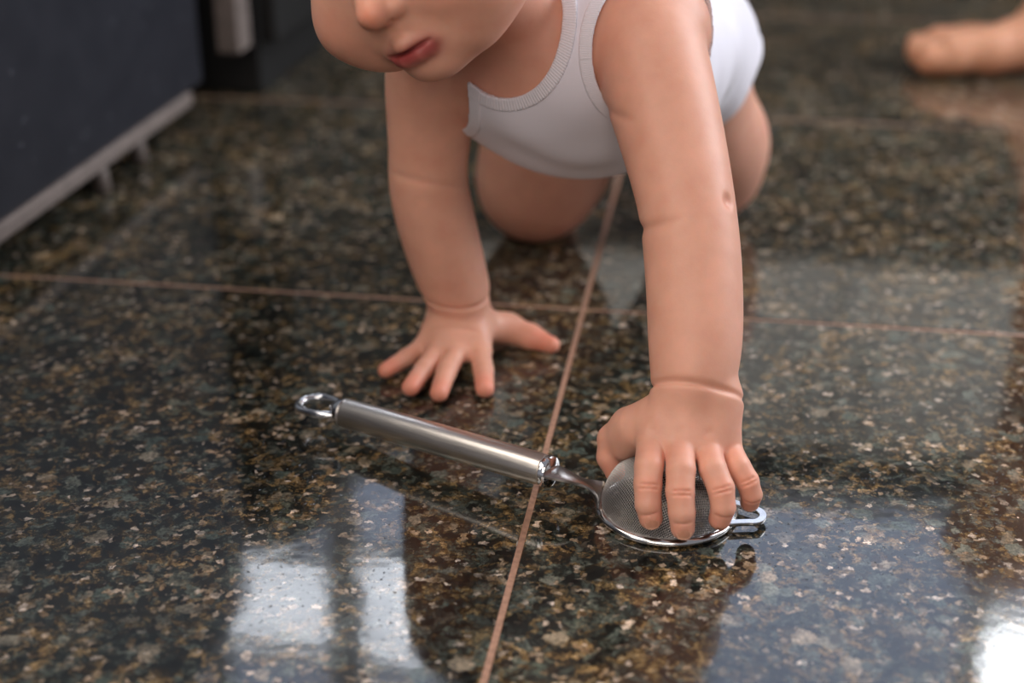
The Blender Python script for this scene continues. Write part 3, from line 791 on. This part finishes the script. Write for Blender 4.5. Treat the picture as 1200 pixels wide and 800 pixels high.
# neck: a flat curved strip rising to the handle
HF, HB = Vector((.0217, .7180 - .0177, .0215)), Vector((-.1034, .7856, .0150))
ha = (HB - HF).normalized()
bm = bmesh.new(); pts, rad = [], []
p0 = HF - ha * -.004; p3 = C0 - ax_s * .0385 + Vector((0, 0, .0042))
p1 = HF - ha * .014 + Vector((0, 0, .0015)); p2 = C0 - ax_s * .047 + Vector((0, 0, .0125))
for i in range(15):
    t = i / 14
    p = p0 * (1 - t) ** 3 + p1 * 3 * t * (1 - t) ** 2 + p2 * 3 * t * t * (1 - t) + p3 * t ** 3
    pts.append(p); wv = .0078 - .0008 * math.sin(t * 3.14) + (.0075 * max(0, (t - .55) / .45) ** 2)
    rad.append((wv, .0011))
sq = [(1, .6), (.9, 1), (-.9, 1), (-1, .6), (-1, -.6), (-.9, -1), (.9, -1), (1, -.6)]
add_sweep(bm, pts, rad, prof=sq); from_bm('neck', bm, M_DARKMETAL, sieve, angle=50)
# handle tube with ferrules; mesh built along local x so the brushing runs lengthwise
Lh = (HB - HF).length
hx = ha; hy = Vector((0, 0, 1)).cross(hx).normalized(); hz = hx.cross(hy)
MH = Matrix.Translation(HF) @ Matrix((hx, hy, hz)).transposed().to_4x4()
def turned(name, prof, m, n=40, parent=sieve):
    bm = bmesh.new(); rings = []
    for x, r in prof: rings.append([bm.verts.new((x, r * math.cos(2 * math.pi * k / n), r * math.sin(2 * math.pi * k / n))) for k in range(n)])
    for A, Bq in zip(rings, rings[1:]):
        for k in range(n): bm.faces.new((A[k], A[(k + 1) % n], Bq[(k + 1) % n], Bq[k]))
    bm.faces.new(rings[0][::-1]); bm.faces.new(rings[-1])
    o = from_bm(name, bm, m, None, angle=35); o.matrix_world = MH
    o.parent = parent; o.matrix_parent_inverse = parent.matrix_world.inverted(); return o
bpy.context.view_layer.update()
turned('handle', [(.0035, .0080), (.0040, .0090), (.010, .0093), (Lh * .5, .0095), (Lh - .006, .0092), (Lh - .001, .0090), (Lh, .0082)], M_BRUSH)
turned('ferrule', [(-.0012, .0070), (-.0008, .0088), (.0002, .0094), (.0028, .0095), (.0034, .0086)], M_CHROME)
turned('end_cap', [(Lh + .0002, .0080), (Lh + .0006, .0089), (Lh + .0030, .0089), (Lh + .0065, .0070), (Lh + .0095, .0048)], M_CHROME)
# hanging loop: rounded pentagon of flat chrome bar
def loop_pts(spec, O, X, Yv, n=6):
    P_ = [Vector(p) for p in spec]; out = []; K = len(P_)
    for i in range(K):                                   # rounded corners by quadratic bezier
        a, b_, c = P_[i - 1], P_[i], P_[(i + 1) % K]
        r_ = .0075
        s1 = b_ + (a - b_).normalized() * min(r_, (a - b_).length * .45); s2 = b_ + (c - b_).normalized() * min(r_, (c - b_).length * .45)
        for k in range(n):
            t = k / (n - 1); q = s1 * (1 - t) ** 2 + b_ * 2 * t * (1 - t) + s2 * t * t
            out.append(O + X * q.x + Yv * q.y)
    return out
bm = bmesh.new()
O = HB + hx * .0035
lp = loop_pts([(-.001, .0050, 0), (.012, .0112, 0), (.0270, .0108, 0), (.0335, .0, 0), (.0270, -.0108, 0), (.012, -.0112, 0), (-.001, -.0050, 0)], O, hx, hy)
add_sweep(bm, lp, (.0027, .0023), 12, closed=True); from_bm('hanging_loop', bm, M_CHROME, sieve)
# rest hook on the far side of the rim: a flat U-shaped bar
bm = bmesh.new(); O = C0 + ax_s * .0385 + Vector((0, 0, .0042)); pr = []
for k in range(17):
    a = -math.pi / 2 + math.pi * k / 16; pr.append((.0095 + .0062 * math.cos(a), .0072 * math.sin(a)))
pl = [(-.002, -.0115), (.004, -.0090)] + pr + [(.004, .0090), (-.002, .0115)]
add_sweep(bm, [O + ax_s * a + sd * b_ for a, b_ in pl], (.0021, .0011), prof=sq); from_bm('rest_hook', bm, M_RIM, sieve, angle=50)

# ================================================================== second person: bare foot and lower leg at the upper right
G = Sdf()
an = np.array((.668, 1.745, .085))
chain(G, [((.645, 1.730, .042), .031), ((.578, 1.715, .028), .026), ((.532, 1.708, .027), .024)], .014)
chain(G, [((.705, 1.775, .034), .030), ((.610, 1.735, .030), .028)], .02)          # heel and sole
chain(G, [((.650, 1.770, .030), .024), ((.570, 1.768, .024), .022), ((.532, 1.768, .026), .021)], .015)
chain(G, [((.648, 1.735, .058), .028), (an, .034), ((.710, 1.750, .20), .040), ((.740, 1.765, .34), .056), ((.740, 1.76, .44), .053), ((.73, 1.72, .52), .062), ((.72, 1.80, .72), .078)], .02)
for q, (r_, L_) in enumerate(((.0180, .022), (.0125, .026), (.0120, .024), (.0112, .018), (.0105, .010))):
    y_ = 1.703 + q * .0175
    G.cone((.535 - q * .001, y_, .022 + q * .001), (.527 - L_ - q * .003, y_ + .001, r_ + .003 + q * .003), r_ * 1.1, r_ * 1.05, .004)
G.floor(.0003, .004)
me, P = surface('body', lambda X, Y, Z, lo, hi: G.eval(X, Y, Z, lo, hi), (.45, 1.60, -.006), (.90, 1.92, .74), .0028)
set_tint(me, P, [((.50, 1.71, .018), .02, (1.05, .78, .7), .6), ((.60, 1.68, .012), (.05, .04, .012), (1.05, .75, .66), .5)])
p2 = tag(empty('person', (.62, 1.72, 0)), 'barefoot person behind the baby, only one foot and lower leg in view', 'person')
link_mesh('body', me, M_SKIN2, p2)
